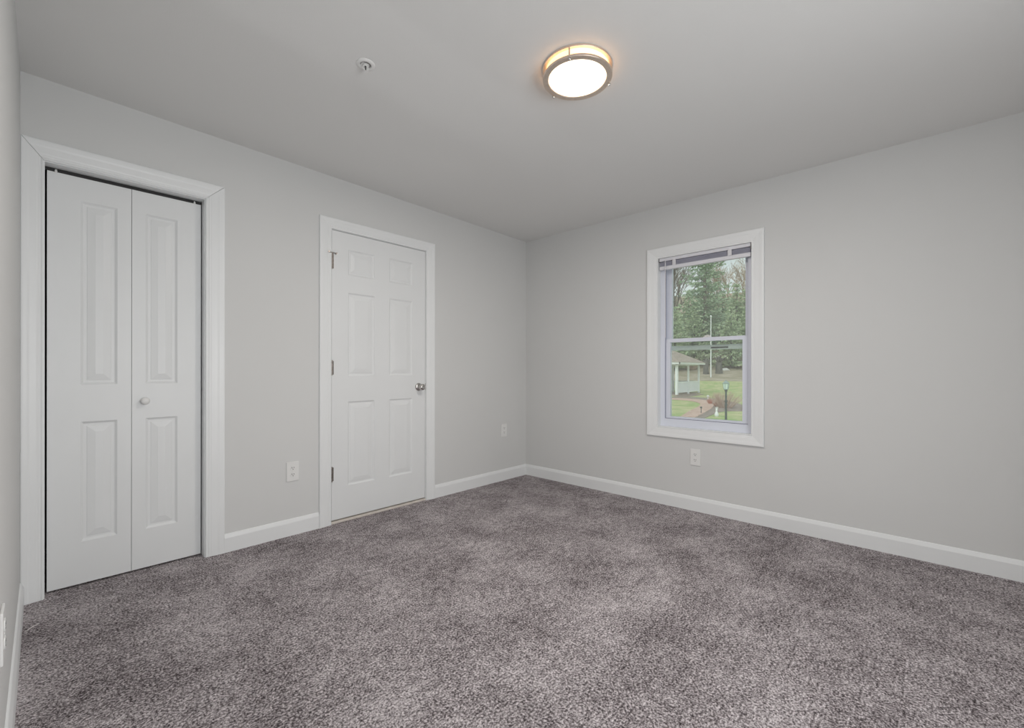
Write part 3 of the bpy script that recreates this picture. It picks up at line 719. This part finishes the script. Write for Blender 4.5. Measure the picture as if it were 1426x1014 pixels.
# flagpole
fp = MB().tube([(58.8, 18.24, terrain_z(58.8, 18.24)), (58.8, 18.24, 8.35)], [0.075, 0.05], 10)
fp.lathe([(0, -0.12), (0.12, -0.05), (0.13, 0.03), (0.07, 0.11), (0, 0.13)], origin=(58.8, 18.24, 8.45), n=12)
tag(fp.build('flagpole', M['whitewood'], smooth=True), 'slim white flagpole in front of the trees', 'flagpole')

# trees
def conifer(seed, h, rad, levels, needles, bark):
    r = random.Random(seed); tk = MB(); fo = MB()
    tk.tube([(0, 0, -0.5), (r.uniform(-.1, .1), 0, h * 0.5), (0, 0, h)], [h * 0.016, h * 0.01, 0.03], 8)
    root = bpy.data.objects.new('pine_tree', None); COL.objects.link(root)
    for i in range(levels):
        f = i / (levels - 1); z = h * (0.06 + 0.93 * f)
        L = rad * (1 - f) ** 0.75 * (0.9 if f > 0.05 else 0.75) + 0.25
        nb = 8 if f < 0.8 else 5
        for k in range(nb):
            a = 2 * math.pi * (k + r.random()) / nb; l = L * r.uniform(0.65, 1.12)
            dirv = Vector((math.cos(a), math.sin(a), 0)); tip = Vector((0, 0, z)) + dirv * l + Vector((0, 0, l * r.uniform(-0.12, 0.22)))
            st = Vector((0, 0, z)); md = st.lerp(tip, 0.55) + Vector((0, 0, -0.05 * l))
            tk.tube([st, md, tip], [0.05, 0.035, 0.012], 3, cap=False)
            m = max(5, int(l * 8))
            for q in range(m):
                t = 0.06 + 0.94 * (q + r.random()) / m
                c = (st.lerp(md, t / 0.55) if t < 0.55 else md.lerp(tip, (t - 0.55) / 0.45)) + Vector((r.gauss(0, .22), r.gauss(0, .22), r.gauss(-0.05, .14)))
                for w in range(3):
                    s = r.uniform(0.2, 0.46)
                    d = (dirv + Vector((r.uniform(-1, 1), r.uniform(-1, 1), r.uniform(-0.6, 0.7)))).normalized()
                    n_ = d.orthogonal().normalized(); n_.rotate(Matrix.Rotation(r.uniform(0, 6.28), 3, d))
                    fo.face([c - n_ * s * 0.22, c + d * s * 0.5 - n_ * s * 0.30, c + d * s, c + d * s * 0.5 + n_ * s * 0.30, c + n_ * s * 0.22])
    tk.build('trunk', bark, root, recalc=False, local=True); fo.build('foliage', needles, root, recalc=False, local=True)
    return root
def bare_tree(seed, h, depth, bark, twig):
    r = random.Random(seed); tr = MB(); br = MB()
    root = bpy.data.objects.new('bare_tree', None); COL.objects.link(root)
    def grow(p, d, l, rad, lev):
        q = p + d * l * 0.5 + Vector((r.gauss(0, .04), r.gauss(0, .04), 0)) * l
        e = q + (d + Vector((r.gauss(0, .1), r.gauss(0, .1), 0.05))).normalized() * l * 0.5
        (tr if lev < 2 else br).tube([p, q, e], [rad, rad * 0.85, rad * 0.7], 6 if lev < 2 else 3, cap=False)
        if lev == depth: return
        for k in range(3 if lev else 3):
            ax = Vector((r.gauss(0, 1), r.gauss(0, 1), r.gauss(0, .3))).normalized()
            nd = (d + ax * r.uniform(0.35, 0.75)); nd.z = nd.z * 0.9 + 0.18; nd.normalize()
            grow(p.lerp(e, r.uniform(0.55, 1.0)) if k else e, nd, l * r.uniform(0.6, 0.82), rad * (0.62 if k else 0.7), lev + 1)
    grow(Vector((0, 0, -0.5)), Vector((0, 0, 1)), h * 0.32, h * 0.014, 0)
    tr.build('trunk', bark, root, recalc=False, local=True); br.build('branches', twig, root, recalc=False, local=True)
    return root
def place(o, u, v, rz=0.0, s=1.0, label='', group=None, cat='tree'):
    x, y = -3.4771 + 0.944 * u + 0.33 * v, -3.0601 + 0.33 * u - 0.944 * v
    o.location = (x, y, terrain_z(x, y)); o.rotation_euler = (0, 0, rz); o.scale = (s, s, s)
    return tag(o, label, cat, group)

TG = 'trees behind the lawn'
pA = conifer(11, 26, 6.2, 26, M['needles'], M['bark'])
place(pA, 80.7, -0.4, 0.0, 1.0, 'tall broad pine in the middle of the window view', TG)
pB = conifer(12, 12, 4.2, 16, M['needles_pale'], M['darkbark'])
place(pB, 72.5, -4.6, 0.4, 0.82, 'pale green pine left of the tall middle pine, nearest the gazebo roof', TG)
pl = copy_tree(pA); place(pl, 88.0, 6.0, 2.1, 0.44, 'darker pine rising behind, at the right edge of the window view', TG)
pl = copy_tree(pB); place(pl, 74.5, 3.3, 1.3, 0.78, 'short pale pine right of the flagpole', TG)
pl = copy_tree(pB); place(pl, 77.0, -1.9, 2.6, 0.80, 'short pale pine left of the flagpole, under the tall pine', TG)
pl = copy_tree(pB); place(pl, 84.0, 4.6, 3.4, 1.05, 'middle-sized pine between the flagpole and the right edge of the window', TG)
pl = copy_tree(pA); place(pl, 98.0, -8.2, 4.0, 0.72, 'distant pine beyond the bare trees at the left of the window view', TG)
for u, v, rz, sc_, lab in ((90.0, -3.2, 0.9, 0.95, 'pine directly left behind the tall pine trunk'), (91.0, 2.6, 5.0, 0.9, 'pine directly right behind the tall pine trunk'),
                            (80.0, -5.8, 1.9, 0.75, 'pine behind the pale pine at the left window edge'), (79.0, 5.9, 2.2, 0.72, 'short pine at the right edge of the window, below the budding trees'),
                            (100.0, 0.2, 0.2, 1.05, 'farthest pine, hidden mostly behind the tall pine')):
    pl = copy_tree(pB); place(pl, u, v, rz, sc_, lab, TG)
bA = bare_tree(21, 23, 6, M['bark'], M['bark'])
place(bA, 92.0, -5.2, 0.3, 1.0, 'tall leafless tree against the sky, left in the window view', TG)
pl = copy_tree(bA); place(pl, 99.0, -6.4, 2.0, 0.95, 'second leafless tree, farther left than the tall leafless one', TG)
bB = bare_tree(22, 19, 6, M['bark'], M['budtwig'])
place(bB, 101.0, 4.4, 0.8, 1.05, 'budding leafless tree just right of the tall pine', TG)
pl = copy_tree(bB); place(pl, 97.0, 6.4, 2.9, 0.95, 'budding leafless tree at the upper right of the window view', TG)
pl = copy_tree(bB); place(pl, 110.0, 7.4, 4.4, 1.1, 'farthest budding leafless tree behind the right-hand pines', TG)
for i, (u, v, r, hh, lab) in enumerate(((68.9, -0.15, 0.34, 2.2, 'dark broken tree stump left of the flagpole base'), (69.6, 1.55, 0.42, 2.4, 'thick dark tree stump right of the flagpole base'))):
    rr = random.Random(40 + i)
    mb = MB().tube([(0, 0, -0.3), (rr.uniform(-.1, .1), 0.05, hh * 0.4), (0.1, 0, hh * 0.75), (rr.uniform(-.2, .2), 0, hh)], [r * 1.3, r, r * 0.9, r * 0.6], 9)
    for q in range(5):
        a = rr.uniform(0, 6.28); mb.tube([(0, 0, hh * 0.6), (math.cos(a) * 0.5, math.sin(a) * 0.5, hh * 0.85), (math.cos(a) * 1.1, math.sin(a) * 1.1, hh * rr.uniform(0.8, 1.1))], [r * 0.5, r * 0.35, 0.03], 6)
    place(mb.build('tree_stump', M['darkbark'], smooth=True), u, v, 0, 1, lab, None, 'tree stump')
for i, (u, v, h, w, lab) in enumerate(((78.0, 2.2, 3.2, 4.2, 'brown brush between the flagpole and the short right pine'),
                                       (75.5, 5.0, 2.2, 3.4, 'low brown brush at the right edge of the window view'),
                                       (73.0, -2.2, 2.0, 3.0, 'brown brush at the lawn edge above the gazebo roof'),
                                       (83.0, 2.4, 5.5, 4.0, 'tall reddish brush in front of the budding trees'))):
    s = twig_shrub('brush', (0, 0, 0), h, w, 160, M['budtwig'] if i != 3 else M['twig'], lab, 'brush', 60 + i, 0.025)
    place(s, u, v, 0, 1, lab, 'brush on the hillside', 'brush')
rk = MB(); bmesh.ops.create_icosphere(rk.bm, subdivisions=3, radius=0.6)
for v in rk.bm.verts: v.co = v.co * (1 + 0.25 * noise.noise(v.co * 1.7)); v.co.z *= 0.55; v.co.x *= 0.9
place(rk.build('boulder', M['stone'], smooth=True), 72.5, 2.45, 0.4, 1.0, 'pale boulder on the slope right of the thick dark stump', None, 'boulder')
